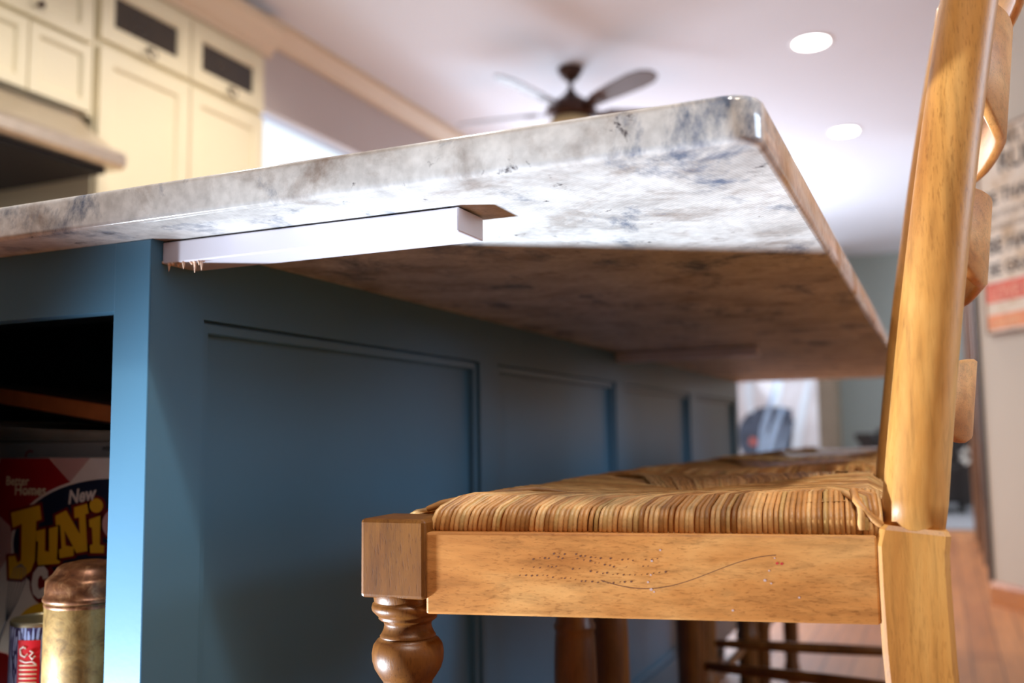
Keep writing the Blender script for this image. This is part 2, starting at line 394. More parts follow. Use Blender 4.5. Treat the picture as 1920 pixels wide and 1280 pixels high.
# ------------------------------------------------------------------ chairs
def rush_mesh():
    b = MB(); rng = random.Random(3)
    xF, xB = -.188, .186; wF, wB = .238, .194       # outer edges of the woven area
    ixF, ixB = -.150, .158; iw = lambda x: wF+(wB-wF)*(x-xF)/(xB-xF)
    def hz(x, y):
        u = max(-1, min(1, x/.187)); v = max(-1, min(1, y/iw(x)))
        e = max(abs(u), abs(v)); puff = .007*(abs(u*v))**.8 if abs(u*v) > 1e-6 else 0
        rise = .006*min(1, (1-e)/.12)
        return min(.6535+rise+puff*min(1, (1-e)/.06+.25)-.007*(1-e)**1.2, .6455+max(0, x-xF-.012)*.30)
    # the four triangles: side index of a point by its relative distance to each inner edge
    def which(p):
        u = (p.x-(ixF+ixB)/2)/((ixB-ixF)/2); v = p.y/(iw(p.x)-.030)
        if abs(u) >= abs(v): return 'F' if u < 0 else 'B'
        return 'N' if v < 0 else 'P'
    def cord(edge, inward, side, slant):
        r = .00155+rng.random()*.0006; R = .0105+rng.random()*.0014
        tan = Vector((-inward.y, inward.x, 0))
        if side in 'N': tan = Vector((1, 0, 0))
        elif side == 'P': tan = Vector((1, 0, 0))
        elif side == 'F': tan = Vector((0, 1, 0))
        else: tan = Vector((0, 1, 0))
        e = Vector((edge[0], edge[1], 0)); pts = []
        for a in (-85, -55, -20, 15, 45, 75):
            t = math.radians(a); c = R-R*math.cos(t)
            pts.append(e+inward*c+tan*(slant*(.0035*(a+85)/160))+Vector((0, 0, (.6355 if side == 'F' else .6425)+R*math.sin(t))))
        p = e+inward*R+tan*(slant*.0035); d = (inward+tan*slant).normalized(); stp = .012; k = 0
        while k < 26:
            dd = (inward+tan*slant*max(.15, 1-k*.10)).normalized()
            p = p+dd*stp; k += 1
            pts.append(Vector((p.x, p.y, hz(p.x, p.y)+(rng.random()-.5)*.0010)))
            q = p+dd*stp
            if k > 1 and which(q) != side: break
        last = pts[-1]; pts.append(last+dd*.008-Vector((0, 0, .0012))); pts.append(last+dd*.011-Vector((0, 0, .004)))
        b.tube(pts, r, 6, False)
    pitch = .0036
    x = ixF+.003
    while x < ixB+.012:                              # near and far sides
        xx = x+(rng.random()-.5)*.0010
        f = (xx-ixF)/(ixB-ixF); sl = 1.7*max(0, 1-f)**1.6+.35*(1-f)-.05
        for s_, nm in ((-1, 'N'), (1, 'P')): cord((xx, s_*iw(xx)), Vector((0, -s_, 0)), nm, sl)
        x += pitch
    for ex, inx, lim, nm in ((xF, 1, .188, 'F'), (xB, -1, .156, 'B')):
        y = -lim
        while y < lim:
            yy = y+(rng.random()-.5)*.0010; cord((ex, yy), Vector((inx, 0, 0)), nm, -.18*yy/lim); y += pitch
    # broad flat strands laid over the corners and knotted against the back posts
    for sy in (-1, 1):
        for k in range(2):
            a = Vector((-.160+.020*k, sy*(.208-.007*k), .6505+.003*k))
            b.tube([a, a+Vector((.012, 0, .0040)), a+Vector((.035, -sy*.006, .0085)), a+Vector((.062, -sy*.014, .0110)), a+Vector((.085, -sy*.020, .0085))], [.0022, .0030, .0032, .0028, .0014], 8, False)
        for k in range(4):
            w = iw(.165); a = Vector((.1565+.0030*k, sy*(w+.001-.0015*k), .640))
            b.tube([a, a+Vector((.001, sy*.001, .010)), a+Vector((0, -sy*.006, .019+.001*k)), a+Vector((-.010, -sy*.020, .0235)), a+Vector((-.022, -sy*.045, .024))], .0026, 7, False)
        a = Vector((.1665, sy*(iw(.165)-.001), .645))
        b.tube([a+Vector((.003, 0, -.002)), a+Vector((-.006, sy*.002, .006)), a+Vector((-.012, -sy*.002, .014)), a+Vector((-.014, -sy*.014, .020))], .0028, 7, False)
    # backing so no light passes between the cords
    vs = []; fs = []; N = 12
    for i in range(N+1):
        for j in range(N+1):
            X = xF+.010+(xB-xF-.020)*i/N; Y = (-1+2*j/N)*(iw(X)-(.012 if -.14 < X < .16 else .040)); vs.append((X, Y, hz(X, Y)-.0035))
    for i in range(N):
        for j in range(N): fs.append((i*(N+1)+j, (i+1)*(N+1)+j, (i+1)*(N+1)+j+1, i*(N+1)+j+1))
    b.add(vs, fs, True)
    return b
def bar_between(mb, p, q, w, h, z):                  # board from p to q (plan), outer face on the p-q line, w thick inwards, h high, bottom at z
    p = Vector((*p, 0)); q = Vector((*q, 0)); d = (q-p); L = d.length; d.normalize(); n = Vector((-d.y, d.x, 0))
    M = Matrix(((d.x, n.x, 0, p.x), (d.y, n.y, 0, p.y), (0, 0, 1, z), (0, 0, 0, 1)))
    mb.box((0, 0, 0), (L, w, h), M=M, bev=.0018)
def make_chair():
    root = empty('ladderback_chair', (0, 0, 0)); z = 0
    # front legs: square block on top, turned below
    for s in (-1, 1):
        cx, cy = -.170, s*.2225; h = .0265
        b = MB()
        bm = MB(); b.box((cx-h, cy-h, .588), (cx+h, cy+h, .646), bev=.0028)
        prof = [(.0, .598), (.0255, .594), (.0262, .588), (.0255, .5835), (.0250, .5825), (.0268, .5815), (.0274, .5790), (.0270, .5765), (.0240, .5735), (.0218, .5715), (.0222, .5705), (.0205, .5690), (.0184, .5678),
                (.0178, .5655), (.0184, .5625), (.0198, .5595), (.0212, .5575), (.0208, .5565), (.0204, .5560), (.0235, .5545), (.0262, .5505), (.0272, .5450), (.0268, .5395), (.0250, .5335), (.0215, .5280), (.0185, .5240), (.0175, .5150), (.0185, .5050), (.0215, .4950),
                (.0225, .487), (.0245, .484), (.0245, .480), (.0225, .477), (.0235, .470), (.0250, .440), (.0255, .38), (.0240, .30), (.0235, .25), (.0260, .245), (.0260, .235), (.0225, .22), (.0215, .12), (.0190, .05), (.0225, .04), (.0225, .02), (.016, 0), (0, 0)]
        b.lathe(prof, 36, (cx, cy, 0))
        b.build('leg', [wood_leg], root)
    # back legs with post: square below the seat, round and raked above
    for s in (-1, 1):
        b = MB(); cy = s*.180
        def cx_at(zz):
            if zz < .64: return .188+.060*((.60-zz)/.60)**1.6 if zz < .60 else .188
            return .190+.040*((zz-.64)/.36)+.022*max(0, (zz-.64)/.46)**2
        secs = [(0, .019), (.2, .0205), (.42, .0215), (.50, .0220), (.56, .0225), (.60, .0225), (.630, .0225), (.641, .0219), (.644, .0200)]
        vs = []; fs = []; c = .0035
        for zz, h in secs:
            X = cx_at(zz)
            for dx, dy in ((-h, -h+c), (-h+c, -h), (h-c, -h), (h, -h+c), (h, h-c), (h-c, h), (-h+c, h), (-h, h-c)): vs.append((X+dx, cy+dy, zz-(.10*(dx+.0225) if zz > .625 else 0)))
        n = 8
        for k in range(len(secs)-1):
            for j in range(n): fs.append((k*n+j, k*n+(j+1) % n, (k+1)*n+(j+1) % n, (k+1)*n+j))
        fs.append(list(range(n))[::-1]); fs.append([(len(secs)-1)*n+j for j in range(n)])
        b.add(vs, fs, False)
        b.lathe([(0, .6445), (.0195, .6425), (.0205, .640)], 28, (cx_at(.64), cy, 0)) if False else None
        pts = []; rad = []
        for k in range(22):
            zz = .636+(1.13-.636)*k/21; pts.append((cx_at(zz), cy, zz)); rad.append(.0212-.0030*(zz-.64)/.45)
        pts += [(cx_at(1.145), cy, 1.145), (cx_at(1.16), cy, 1.158), (cx_at(1.165), cy, 1.164)]; rad += [.0185, .013, .004]
        b.tube(pts, rad, 28)
        b.build('leg', wood_z, root)
    # side boards, front and back boards below the weave
    for s in (-1, 1):
        b = MB(); p, q = (-.1440, s*.2460), (.1665, s*.2005)
        if s < 0: bar_between(b, p, q, .020, .0585, .578)
        else: bar_between(b, q, p, .020, .0585, .578)
        if s < 0:
            p3 = Vector((*p, 0)); q3 = Vector((*q, 0)); d = (q3-p3).normalized(); n = Vector((-d.y, d.x, 0))
            Mr = Matrix(((d.x, n.x, 0, p3.x), (d.y, n.y, 0, p3.y), (0, 0, 1, .578), (0, 0, 0, 1))); rg = random.Random(5)
            def dotm(u, z, r, mi): b.prism([(u+r*math.cos(a)*(1.2), z+r*math.sin(a)) for a in [2*PI*k/7 for k in range(7)]], -.00012, .001, 'xz', mi=mi, M=Mr)
            for row, (u0, u1, zc, am, ph) in enumerate(((.080, .165, .0385, .003, .5), (.072, .175, .0325, .0025, .2), (.070, .150, .027, .002, 1.0), (.095, .170, .0425, .002, 1.6))):
                u = u0
                while u < u1:
                    if rg.random() > .22: dotm(u, zc+am*math.sin((u-u0)*60+ph)+(rg.random()-.5)*.0012, .00028+rg.random()*.00042, 1)
                    u += .0026+rg.random()*.0022
            pts = [(.128+.120*k/40, .0305-.0105*math.cos(PI*(k/40)*1.35-1.15)+.004*(k/40)) for k in range(41)]
            for (ua, za), (ub, zb) in zip(pts, pts[1:]): b.prism([(ua, za-.00022), (ub, zb-.00022), (ub, zb+.00022), (ua, za+.00022)], -.00008, .001, 'xz', mi=1, M=Mr)
            for u, z, r in ((.170, .0475, .0009), (.164, .0400, .0010), (.163, .0305, .0008), (.161, .0255, .0009), (.163, .0205, .0013), (.165, .0190, .0008), (.218, .0075, .0010), (.262, .0170, .0009), (.243, .0345, .0008), (.240, .0280, .0012), (.244, .0260, .0008), (.247, .0430, .0007)): dotm(u, z, r*.75, 2)
            for u, z in ((.2485, .0395), (.2515, .0393)): dotm(u, z, .0009, 3)
            b.build('side_rail', [wood_x, plain('dent_dark', lin(104, 66, 50), .6), plain('paint_fleck_pale', lin(206, 180, 176), .5), plain('paint_fleck_red', lin(200, 60, 60), .5)], root)
        else: b.build('side_rail', wood_x, root)
    b = MB(); bar_between(b, (-.190, .197), (-.190, -.197), .018, .0585, .578); b.build('front_rail', wood_y, root)
    b = MB(); bar_between(b, (.205, -.158), (.205, .158), .018, .0585, .578); b.build('back_rail', wood_y, root)
    rush_mesh().build('rush_seat', rush, root, recalc=False)
    # ladder slats, bowed backwards
    for zc, hh, bow in ((.730, .062, .044), (.856, .070, .044), (.985, .092, .044), (1.100, .070, .044)):
        vs = []; fs = []; N = 18; K = 8
        for i in range(N+1):
            v = -1+2*i/N; y = v*.170; bx = bow*(1-v*v); hz_ = hh/2*(1-.30*abs(v)**3)
            x0 = .190+.040*((zc-.64)/.36)+.022*max(0, (zc-.64)/.46)**2
            top = hz_+.006*math.cos(v*PI)*.5; bot = -hz_+.004*math.cos(v*PI*2)
            dr = .111
            for (dx, zz) in ((-.0045, bot+.002), (-.0045, top-.002), (-.002, top), (.002, top), (.0045, top-.002), (.0045, bot+.002), (.002, bot), (-.002, bot)):
                vs.append((x0+bx+dx+zz*dr, y, zc+zz))
        for i in range(N):
            for j in range(K): fs.append((i*K+j, i*K+(j+1) % K, (i+1)*K+(j+1) % K, (i+1)*K+j))
        b = MB(); b.add(vs, fs, True); b.build('slat', wood_y, root)
    # stretchers
    def st(p, q, name='stretcher'):
        p = Vector(p); q = Vector(q); pts = [p+(q-p)*k/10 for k in range(11)]
        rad = [.0062+.0035*math.sin(PI*k/10)**.7 if 0 < k < 10 else .006 for k in range(11)]
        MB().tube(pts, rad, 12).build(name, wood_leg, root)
    for s in (-1, 1): st((-.155, s*.2225, .31), (.21, s*.180, .31))
    st((-.17, -.205, .22), (-.17, .205, .22))
    return root
def copy_tree(o, parent=None):
    c = o.copy(); COL.objects.link(c)
    if parent: c.parent = parent
    for ch in list(o.children): copy_tree(ch, c)
    return c
chair = make_chair()
LAB = ['honey oak ladderback chair with woven rush seat nearest the camera, under the countertop corner',
       'honey oak ladderback chair with rush seat, second from the camera along the island',
       'honey oak ladderback chair with rush seat, third from the camera along the island',
       'honey oak ladderback chair with rush seat, farthest from the camera along the island']
for i, (x, y, a) in enumerate(((.3916, .261, 4), (.370, .842, 0), (.348, 1.472, 0), (.352, 2.09, -1))):
    o = chair if i == 0 else copy_tree(chair)
    o.location = (x, y, 0); o.rotation_euler = (0, 0, math.radians(a))
    tag(o, LAB[i], 'chair', 'ladderback chairs along the island')

# ------------------------------------------------------------------ things on the island shelf
cover = lambda n, c, r=.35: plain(n, c, r, 0, .03, 60)
c_white, c_red, c_navy, c_yel, c_dred = cover('cover_white', lin(226, 216, 208)), cover('cover_red', lin(150, 20, 26)), cover('cover_navy', lin(26, 34, 58)), cover('cover_yellow', lin(232, 180, 40)), cover('cover_dark_red', lin(118, 18, 18))
c_cream, c_pink, c_grey = cover('cover_cream', lin(238, 222, 190)), cover('cover_pink', lin(226, 170, 166)), cover('cover_grey', lin(120, 122, 132))
c_orange = cover('cover_orange', lin(220, 110, 30))
def m_weave():
    m = NT('cover_checked_cloth'); v = m.coord((1, 1, 1), (0, .5, 0))
    ch = m.n('ShaderNodeTexChecker'); ch.inputs['Scale'].default_value = 900; ch.inputs[1].default_value = lin(150, 60, 62); ch.inputs[2].default_value = lin(232, 204, 196)
    m.l(v, ch.inputs['Vector']); m.base(ch.outputs[0]); return m.set(Roughness=.4)
c_cloth = m_weave()
BY = .125                                        # plane of the front cover
# cover coordinates come from a 612 x 1280 drawing grid laid on the cover
def cu(px, py):
    X = -.3372+(px/2.782)*.000797+((py/2.782))*.000032; Z = .7117-(py/2.782)*.000573+(px/2.782)*.000018
    return (X, Z)
def offs(poly, d):
    n = len(poly); out = []
    ar = sum(poly[i][0]*poly[(i+1) % n][1]-poly[(i+1) % n][0]*poly[i][1] for i in range(n)); sg = 1 if ar > 0 else -1
    for i in range(n):
        p, c, q = Vector(poly[i-1]), Vector(poly[i]), Vector(poly[(i+1) % n])
        a = (c-p).normalized(); e = (q-c).normalized(); na = Vector((a.y, -a.x))*sg; ne = Vector((e.y, -e.x))*sg
        m = (na+ne); m = m/max(.55, m.length_squared/2) if m.length > 1e-6 else na
        out.append(tuple(c+m*d*.5 if m.length > 2.4 else c+m*d))
    return out
book = empty('cookbook', (-.236, BY+.012, .44), 0, 'hardcover cookbook with yellow slab lettering on navy, standing behind the canister', 'book', 'cookbooks on the island shelf')
ox, oy, oz = book.location
def bk(mb, name, mat):
    M = Matrix.Translation((-ox, -oy, -oz)); mb.v = [M @ v for v in mb.v]; return mb.build(name, mat, book)
b = MB().box((-.3385, BY, .4405), (-.1340, BY+.003, .6895), bev=.0008); b.box((-.3385, BY+.023, .4405), (-.1340, BY+.026, .6895)); b.box((-.1365, BY, .4405), (-.1340, BY+.026, .6895)); bk(b, 'cover', c_white)
bk(MB().box((-.3350, BY+.003, .444), (-.1365, BY+.023, .686)), 'pages', cover('page_edges', lin(214, 202, 184)))
lay = [0]
def flat(polys, name, mat):
    lay[0] += 1; y1 = BY-.00012*lay[0]; b = MB()
    for p in polys:
        pts = [cu(*q) for q in p]
        pts = [(min(max(x, -.3383), -.1342), min(max(z, .4408), .6893)) for x, z in pts]
        b.prism(pts, y1, BY+.0005, 'xz')
    return bk(b, name, mat)
def ell(cx, cy, rx, ry, n=40, a0=0, a1=2*PI): return [(cx+rx*math.cos(a0+(a1-a0)*k/n), cy+ry*math.sin(a0+(a1-a0)*k/n)) for k in range(n)]
flat([[(268, 100), (470, 100), (368, 243)]], 'cloth_pattern', c_cloth)
flat([[(-20, 400), (88, 492), (60, 600), (-20, 720)]], 'cloth_pattern', c_cloth)
flat([[(5, 104), (262, 104), (368, 243), (230, 470), (78, 486), (-20, 395), (-20, 150)]], 'red_emblem', c_red)
flat([ell(560, 560, 500, 342, 60)], 'banner_outline', c_white)
flat([ell(565, 560, 492, 330, 60)], 'banner', c_navy)
J = [(62, 395), (215, 357), (224, 430), (196, 440), (188, 640), (166, 695), (115, 738), (52, 735), (48, 622), (84, 618), (96, 655), (116, 640), (120, 452), (72, 474)]
U = [(195, 490), (242, 478), (240, 590), (262, 596), (262, 477), (308, 464), (301, 632), (318, 640), (314, 652), (205, 664), (200, 640), (206, 545), (195, 540)]
N_ = [(295, 412), (350, 385), (418, 505), (415, 420), (392, 425), (390, 370), (455, 352), (462, 400), (446, 405), (454, 588), (400, 598), (341, 485), (346, 562), (386, 568), (386, 612), (315, 626), (312, 582), (326, 577), (319, 458), (298, 462)]
I_ = [(464, 432), (520, 412), (515, 556), (537, 560), (534, 596), (468, 597), (466, 560), (481, 553), (478, 472), (465, 468)]
dot = ell(500, 362, 33, 36, 20); O_ = ell(600, 455, 72, 78, 24); C1 = ell(228, 755, 58, 92, 24)
flat([offs(p, 13) for p in (J, U, N_, I_, dot)]+[ell(600, 455, 86, 92, 24), ell(230, 755, 70, 104, 24)], 'letter_outline', c_dred)
flat([J, U, N_, I_, dot], 'title_lettering', c_yel)
flat([O_], 'title_letter_pink', c_pink)
cc = [(255, 690), (236, 668), (205, 672), (180, 705), (170, 760), (178, 810), (205, 832), (240, 822), (256, 800), (250, 768), (226, 778), (212, 790), (202, 770), (204, 735), (214, 715), (226, 716), (232, 735), (256, 726)]
flat([cc], 'subtitle_lettering', c_white)
flat([ell(250, 1080, 190, 230, 40)], 'bowl_picture', c_yel)
flat([ell(262, 1110, 150, 190, 40)], 'bowl_shade_picture', c_orange)
flat([[(-20, 1110), (40, 1120), (118, 1230), (120, 1300), (-20, 1300)]], 'cloth_picture', c_dred)
w = MB(); lay[0] += 1
def cup(px, py, d=.0016): x, z = cu(px, py); return (max(x, -.3378), BY-d, z)
for dx in (-46, -30, -14, 4, 22, 38):
    w.tube([cup(38, 960), cup(70+dx*.6, 860), cup(105+dx, 740), cup(115+dx*.7, 680), cup(118, 660)], .00035, 5)
w.tube([cup(38, 955), cup(5, 1040), cup(-5, 1075)], .0012, 6); bk(w, 'whisk_picture', c_grey)
def words(items, name, mat):
    lay[0] += 1
    for body, px, py, size, bold, sh, rot in items:
        b = MB(); vs, fs = text_geo(body, size, bold, sh); x, z = cu(px, py); ca, sa = math.cos(rot), math.sin(rot)
        b.add([(x+v.x*ca-v.y*sa, BY-.00012*lay[0]-.0002, z+v.x*sa+v.y*ca) for v in vs], fs)
        bk(b, name, mat)
words([('Better', 38, 250, .0138, .0002, 0, .0), ('Homes', 84, 303, .0165, .0002, 0, .0), ('and Gardens.', 136, 300, .0052, .0001, 0, 0)], 'publisher_lettering', c_cream)
words([('New', 364, 352, .0195, .0006, .25, .14)], 'new_lettering', c_white)

# taller grey book behind
bb = empty('cookbook', (-.27, .195, .44), 0, 'grey cookbook with small red and black print, standing tallest behind the navy one', 'book', 'cookbooks on the island shelf')
MB().box((-.125, -.042, .0005), (.095, .055, .2660), bev=.001).build('cover', cover('grey_cover', lin(160, 152, 148)), bb)
for body, px, z, s, mat, nm in (('WEEKNIGHT', .0555, .2565, .0065, cover('print_black', lin(40, 36, 36)), 'print'), ('C', -.062, .2440, .020, c_red, 'red_letter')):
    vs, fs = text_geo(body, s, .0001); b = MB(); b.add([(px+v.x, -.0424, z+v.y) for v in vs], fs); b.build(nm, mat, bb)

# open-curling magazines and the thick book lying on top
page = plain('magazine_paper', lin(232, 220, 204), .5, 0, .06, 90)
MG = ['thin magazine with curled pages lying directly on the grey cookbook', 'second curled magazine up from the grey cookbook', 'curled magazine just below the top one of the pile', 'topmost curled magazine, right under the thick brown book']
zt = .7065
for k in range(4):
    o = empty('magazine', (-.26, .155, zt), 0, MG[k], 'magazine', 'magazines lying on the cookbooks')
    b = MB(); N = 24; nleaf = 3
    for q in range(nleaf):
        vs = []; fs = []; idx = k*nleaf+q
        for i in range(N+1):
            u = i/N; X = -.20+.32*u
            Z = idx*(.0009+.0015*max(0, 1-u*1.05)**(1.0+.12*idx))+.0002
            for Y, dz in ((0, 0), (.18, 0), (.18, .0006), (0, .0006)): vs.append((X, Y-.003*q+.006, Z+dz))
        for i in range(N):
            for j in range(4): fs.append((i*4+j, i*4+(j+1) % 4, (i+1)*4+(j+1) % 4, (i+1)*4+j))
        fs.append((0, 1, 2, 3)); fs.append(tuple(N*4+j for j in (3, 2, 1, 0)))
        b.add(vs, fs, False)
    b.build('pages', page, o)
tb = empty('book', (-.28, .16, .7345), 0, 'thick brown-edged book lying flat on top of the magazine pile', 'book', 'books lying in the shelf')
tb.rotation_euler = (0, math.radians(8.2), 0)
brown_pages = plain('brown_page_edges', lin(196, 116, 62), .6, 0, .12, 40)
MB().box((-.12, 0, .0020), (.0895, .20, .0205), bev=.001).build('pages', brown_pages, tb)
b = MB(); b.box((-.12, -.003, .0205), (.094, .20, .0235)); b.box((-.12, -.001, 0), (.09, .20, .002)); b.box((.0897, .0, .001), (.094, .20, .022)); b.build('cover', plain('dark_brown_cover', lin(44, 22, 16), .5), tb)

# bronze canister
cn = empty('canister', (-.1285, .062, .44), 0, 'mottled bronze metal canister with a stepped lid beside the island post', 'canister')
def m_bronze(name, a, b_, c, rough):
    m = NT(name); v = m.coord()
    f = m.noise(v, 60, 6, .7, .8); vo = m.n('ShaderNodeTexVoronoi'); vo.inputs['Scale'].default_value = 150; m.l(v, vo.inputs['Vector'])
    k = m.ramp(f, [(.3, a), (.5, b_), (.7, c)])
    m.base(m.mix(.35, k, m.ramp(vo.outputs['Distance'], [(0, lin(70, 48, 26)), (.5, lin(200, 170, 110))]), 'MULTIPLY'))
    m.bump(f, .4, .0006); return m.set(Roughness=rough, Metallic=.45)
br1 = m_bronze('bronze_body', lin(110, 84, 46), lin(158, 128, 76), lin(186, 158, 104), .45)
br2 = m_bronze('bronze_lid', lin(80, 46, 30), lin(130, 84, 54), lin(196, 150, 110), .35)
R = .0385
MB().lathe([(0, .0005), (R*.96, .0005), (R, .004), (R, .1195), (R*.985, .1215), (R*.95, .122)], 48).build('body', br1, cn)
MB().lathe([(R*.99, .1185), (R*1.035, .1195), (R*1.045, .1215), (R*1.03, .1235), (R*1.0, .1245), (R*1.0, .1300), (R*.99, .1375), (R*.93, .1405), (R*.84, .1430), (R*.76, .1475), (R*.73, .1495), (R*.62, .1520), (R*.3, .1545), (0, .1550)], 48).build('lid', br2, cn)
MB().lathe([(R*.995, .1140), (R*1.012, .1155), (R*1.012, .1170), (R*.998, .1182)], 48).build('rim_bead', br2, cn)

# tin can with label
tc = empty('tin_can', (-.2075, .083, .44), 0, 'open tin can with blue-white twig label and red patch beside the canister', 'tin can')
def m_label():
    m = NT('twig_label'); v = m.coord((90, 90, 26))
    w = m.n('ShaderNodeTexWave'); w.inputs['Scale'].default_value = 1.0; w.inputs['Distortion'].default_value = 7; w.inputs['Detail'].default_value = 3; w.bands_direction = 'X'
    m.l(v, w.inputs['Vector']); w2 = m.n('ShaderNodeTexWave'); w2.inputs['Scale'].default_value = 1.4; w2.inputs['Distortion'].default_value = 9; w2.bands_direction = 'Y'
    m.l(v, w2.inputs['Vector'])
    a = m.ramp(w.outputs['Fac'], [(.12, lin(58, 44, 92)), (.3, lin(196, 206, 234))]); c = m.ramp(w2.outputs['Fac'], [(.10, lin(70, 50, 100)), (.26, lin(205, 214, 240))])
    m.base(m.mix(1.0, a, c, 'MULTIPLY')); return m.set(Roughness=.35)
RC = .0325
MB().lathe([(0, .001), (RC*.97, .001), (RC, .003), (RC, .0905), (RC*1.01, .0925), (RC*.99, .0938), (RC*.96, .093), (RC*.95, .0905), (RC*.94, .02), (0, .015)], 48).build('tin', plain('tin_metal', lin(190, 180, 150), .3, .9), tc)
MB().lathe([(RC*1.004, .005), (RC*1.004, .0890)], 48).build('label', m_label(), tc)
def on_can(u, z, r=RC*1.012): a = -1.62+u/RC; return (r*math.cos(a), r*math.sin(a), z)
b = MB(); vs = []; fs = []
for i in range(9):
    u = .003+.022*i/8; vs += [on_can(u, .034), on_can(u, .0775)]
for i in range(8): fs.append((i*2, i*2+2, i*2+3, i*2+1))
b.add(vs, fs, True); b.build('red_patch', cover('patch_red', lin(206, 20, 34)), tc, recalc=False)
b = MB()
def zig(pts, r): b.tube([on_can(u, z, RC*1.022) for u, z in pts], r, 5)
zig([(.012, .070), (.009, .0715), (.006, .069), (.007, .064), (.011, .062), (.014, .065)], .0008)
zig([(.016, .068), (.019, .066), (.016, .063), (.018, .060), (.021, .063)], .0008)
zig([(.006, .059), (.012, .057), (.018, .058), (.022, .055)], .0007)
b.build('script_lettering', c_white, tc)
b = MB()
for z in (.054, .050, .046, .042, .038): zig([(.006, z), (.013, z+.0003), (.0225, z)], .0007)
b.build('label_stripes', c_cream, tc)

# ------------------------------------------------------------------ kitchen cabinets on the left
def door(root, y0, y1, z0, z1, x=-2.2, st=.058, glass=False, name='door'):
    o = bpy.data.objects.new(name, None)
    b = MB(); t = .02; X = x+t
    # shaker frame with moulded inner edge, panel recessed
    loops = [(0, 0), (0, t), (st, t), (st+.006, t-.004), (st+.010, t-.011)]
    vs = []; fs = []
    for ins, dx in loops: vs += [(x+dx, y0+ins, z0+ins), (x+dx, y1-ins, z0+ins), (x+dx, y1-ins, z1-ins), (x+dx, y0+ins, z1-ins)]
    for k in range(len(loops)-1):
        for j in range(4): fs.append((k*4+j, k*4+(j+1) % 4, (k+1)*4+(j+1) % 4, (k+1)*4+j))
    k = (len(loops)-1)*4
    if not glass: fs.append((k, k+1, k+2, k+3))
    b.add(vs, fs); d = b.build(name, cream, root, recalc=False)
    if glass:
        i = st+.010; MB().box((x+.004, y0+i-.002, z0+i-.002), (x+.009, y1-i+.002, z1-i+.002)).build('glass_pane', glass_dark, d)
    return d
def knob(parent, y, z, x=-2.18):
    Mx = Matrix.Translation((x, y, z)) @ Matrix.Rotation(PI/2, 4, 'Y')
    MB().lathe([(.006, 0), (.005, .012), (.013, .016), (.014, .022), (.009, .027), (0, .028)], 16, M=Mx).build('knob', dark_bronze, parent)
def pull(parent, y, z, x=-2.18):
    Mx = Matrix.Translation((x, y, z)) @ Matrix.Rotation(PI/2, 4, 'Y')
    b = MB(); b.lathe([(.010, 0), (.009, .006), (.004, .012), (.004, .026), (0, .027)], 14, M=Mx)
    b.tube([(x+.022, y-.022, z-.004), (x+.026, y-.02, z-.03), (x+.028, y, z-.042), (x+.026, y+.02, z-.03), (x+.022, y+.022, z-.004), (x+.022, y-.022, z-.004)], .0035, 8)
    b.build('pull_handle', dark_bronze, parent)
pan = empty('pantry_cabinet', (-2.5, 2.4, 0), 0, 'tall cream pantry cabinet with small dark glass doors above panelled doors', 'cabinet')
pan.location = (0, 0, 0)
MB().box((-2.83, 1.92, .0), (-2.2, 2.885, 2.52)).build('body', cream, pan)
for y0, y1 in ((1.93, 2.398), (2.406, 2.877)):
    d = door(pan, y0, y1, 2.215, 2.475, glass=True, st=.060); pull(d, (y0+y1)/2, 2.252)
    door(pan, y0, y1, .95, 2.185, st=.060)
    door(pan, y0, y1, .10, .93, st=.060)
cr = [(-2.2, 2.50), (-2.185, 2.50), (-2.18, 2.52), (-2.16, 2.535), (-2.12, 2.585), (-2.10, 2.60), (-2.10, 2.64), (-2.2, 2.64)]
b = MB(); b.prism(cr, 1.92, 2.935, 'xz'); b.box((-2.83, 1.92, 2.52), (-2.199, 2.935, 2.64)); b.build('crown', crown_m, pan)
upc = empty('upper_cabinet', (0, 0, 0), 0, 'cream upper cabinet above the range hood with dark round knobs', 'cabinet')
MB().box((-2.83, .70, 1.905), (-2.203, 1.917, 2.52)).build('body', cream, upc)
for y0, y1 in ((.74, 1.10), (1.108, 1.49), (1.50, 1.62), (1.628, 1.895)):
    pass
for y0, y1 in ((.90, 1.255), (1.263, 1.622), (1.630, 1.893)): door(upc, y0, y1, 1.912, 2.160, x=-2.203, st=.036)
for y0, y1 in ((.90, 1.40), (1.408, 1.893)):
    d = door(upc, y0, y1, 2.178, 2.475, x=-2.203, st=.05); knob(d, y1-.24 if y1 > 1.5 else y1-.05, 2.222)
b = MB(); b.prism([(x-.003, z) for x, z in cr], .70, 1.918, 'xz'); b.box((-2.83, .70, 2.52), (-2.204, 1.918, 2.64)); b.build('crown', crown_m, upc)
hood = empty('range_hood', (0, 0, 0), 0, 'stainless steel range hood with sloped front below the cream upper cabinet', 'range hood')
hp = [(-2.83, 1.66), (-1.965, 1.655), (-1.945, 1.665), (-1.942, 1.70), (-1.955, 1.715), (-2.02, 1.745), (-2.13, 1.83), (-2.20, 1.900), (-2.83, 1.900)]
MB().prism(hp, .55, 1.84, 'xz').build('canopy', steel, hood)
b = MB(); b.box((-2.80, .58, 1.636), (-2.00, 1.80, 1.658)); b.build('filter', dark_in, hood)
bc = empty('base_cabinet', (0, 0, 0), 0, 'cream base cabinet with dark counter beneath the range hood', 'cabinet')
MB().box((-2.83, .3, 0), (-2.22, 1.91, .88)).build('body', cream, bc)
MB().box((-2.83, .3, .881), (-2.19, 1.91, .911)).build('top', granite, bc)
for y0, y1 in ((.34, 1.12), (1.13, 1.9)): door(bc, y0, y1, .12, .86, x=-2.22)

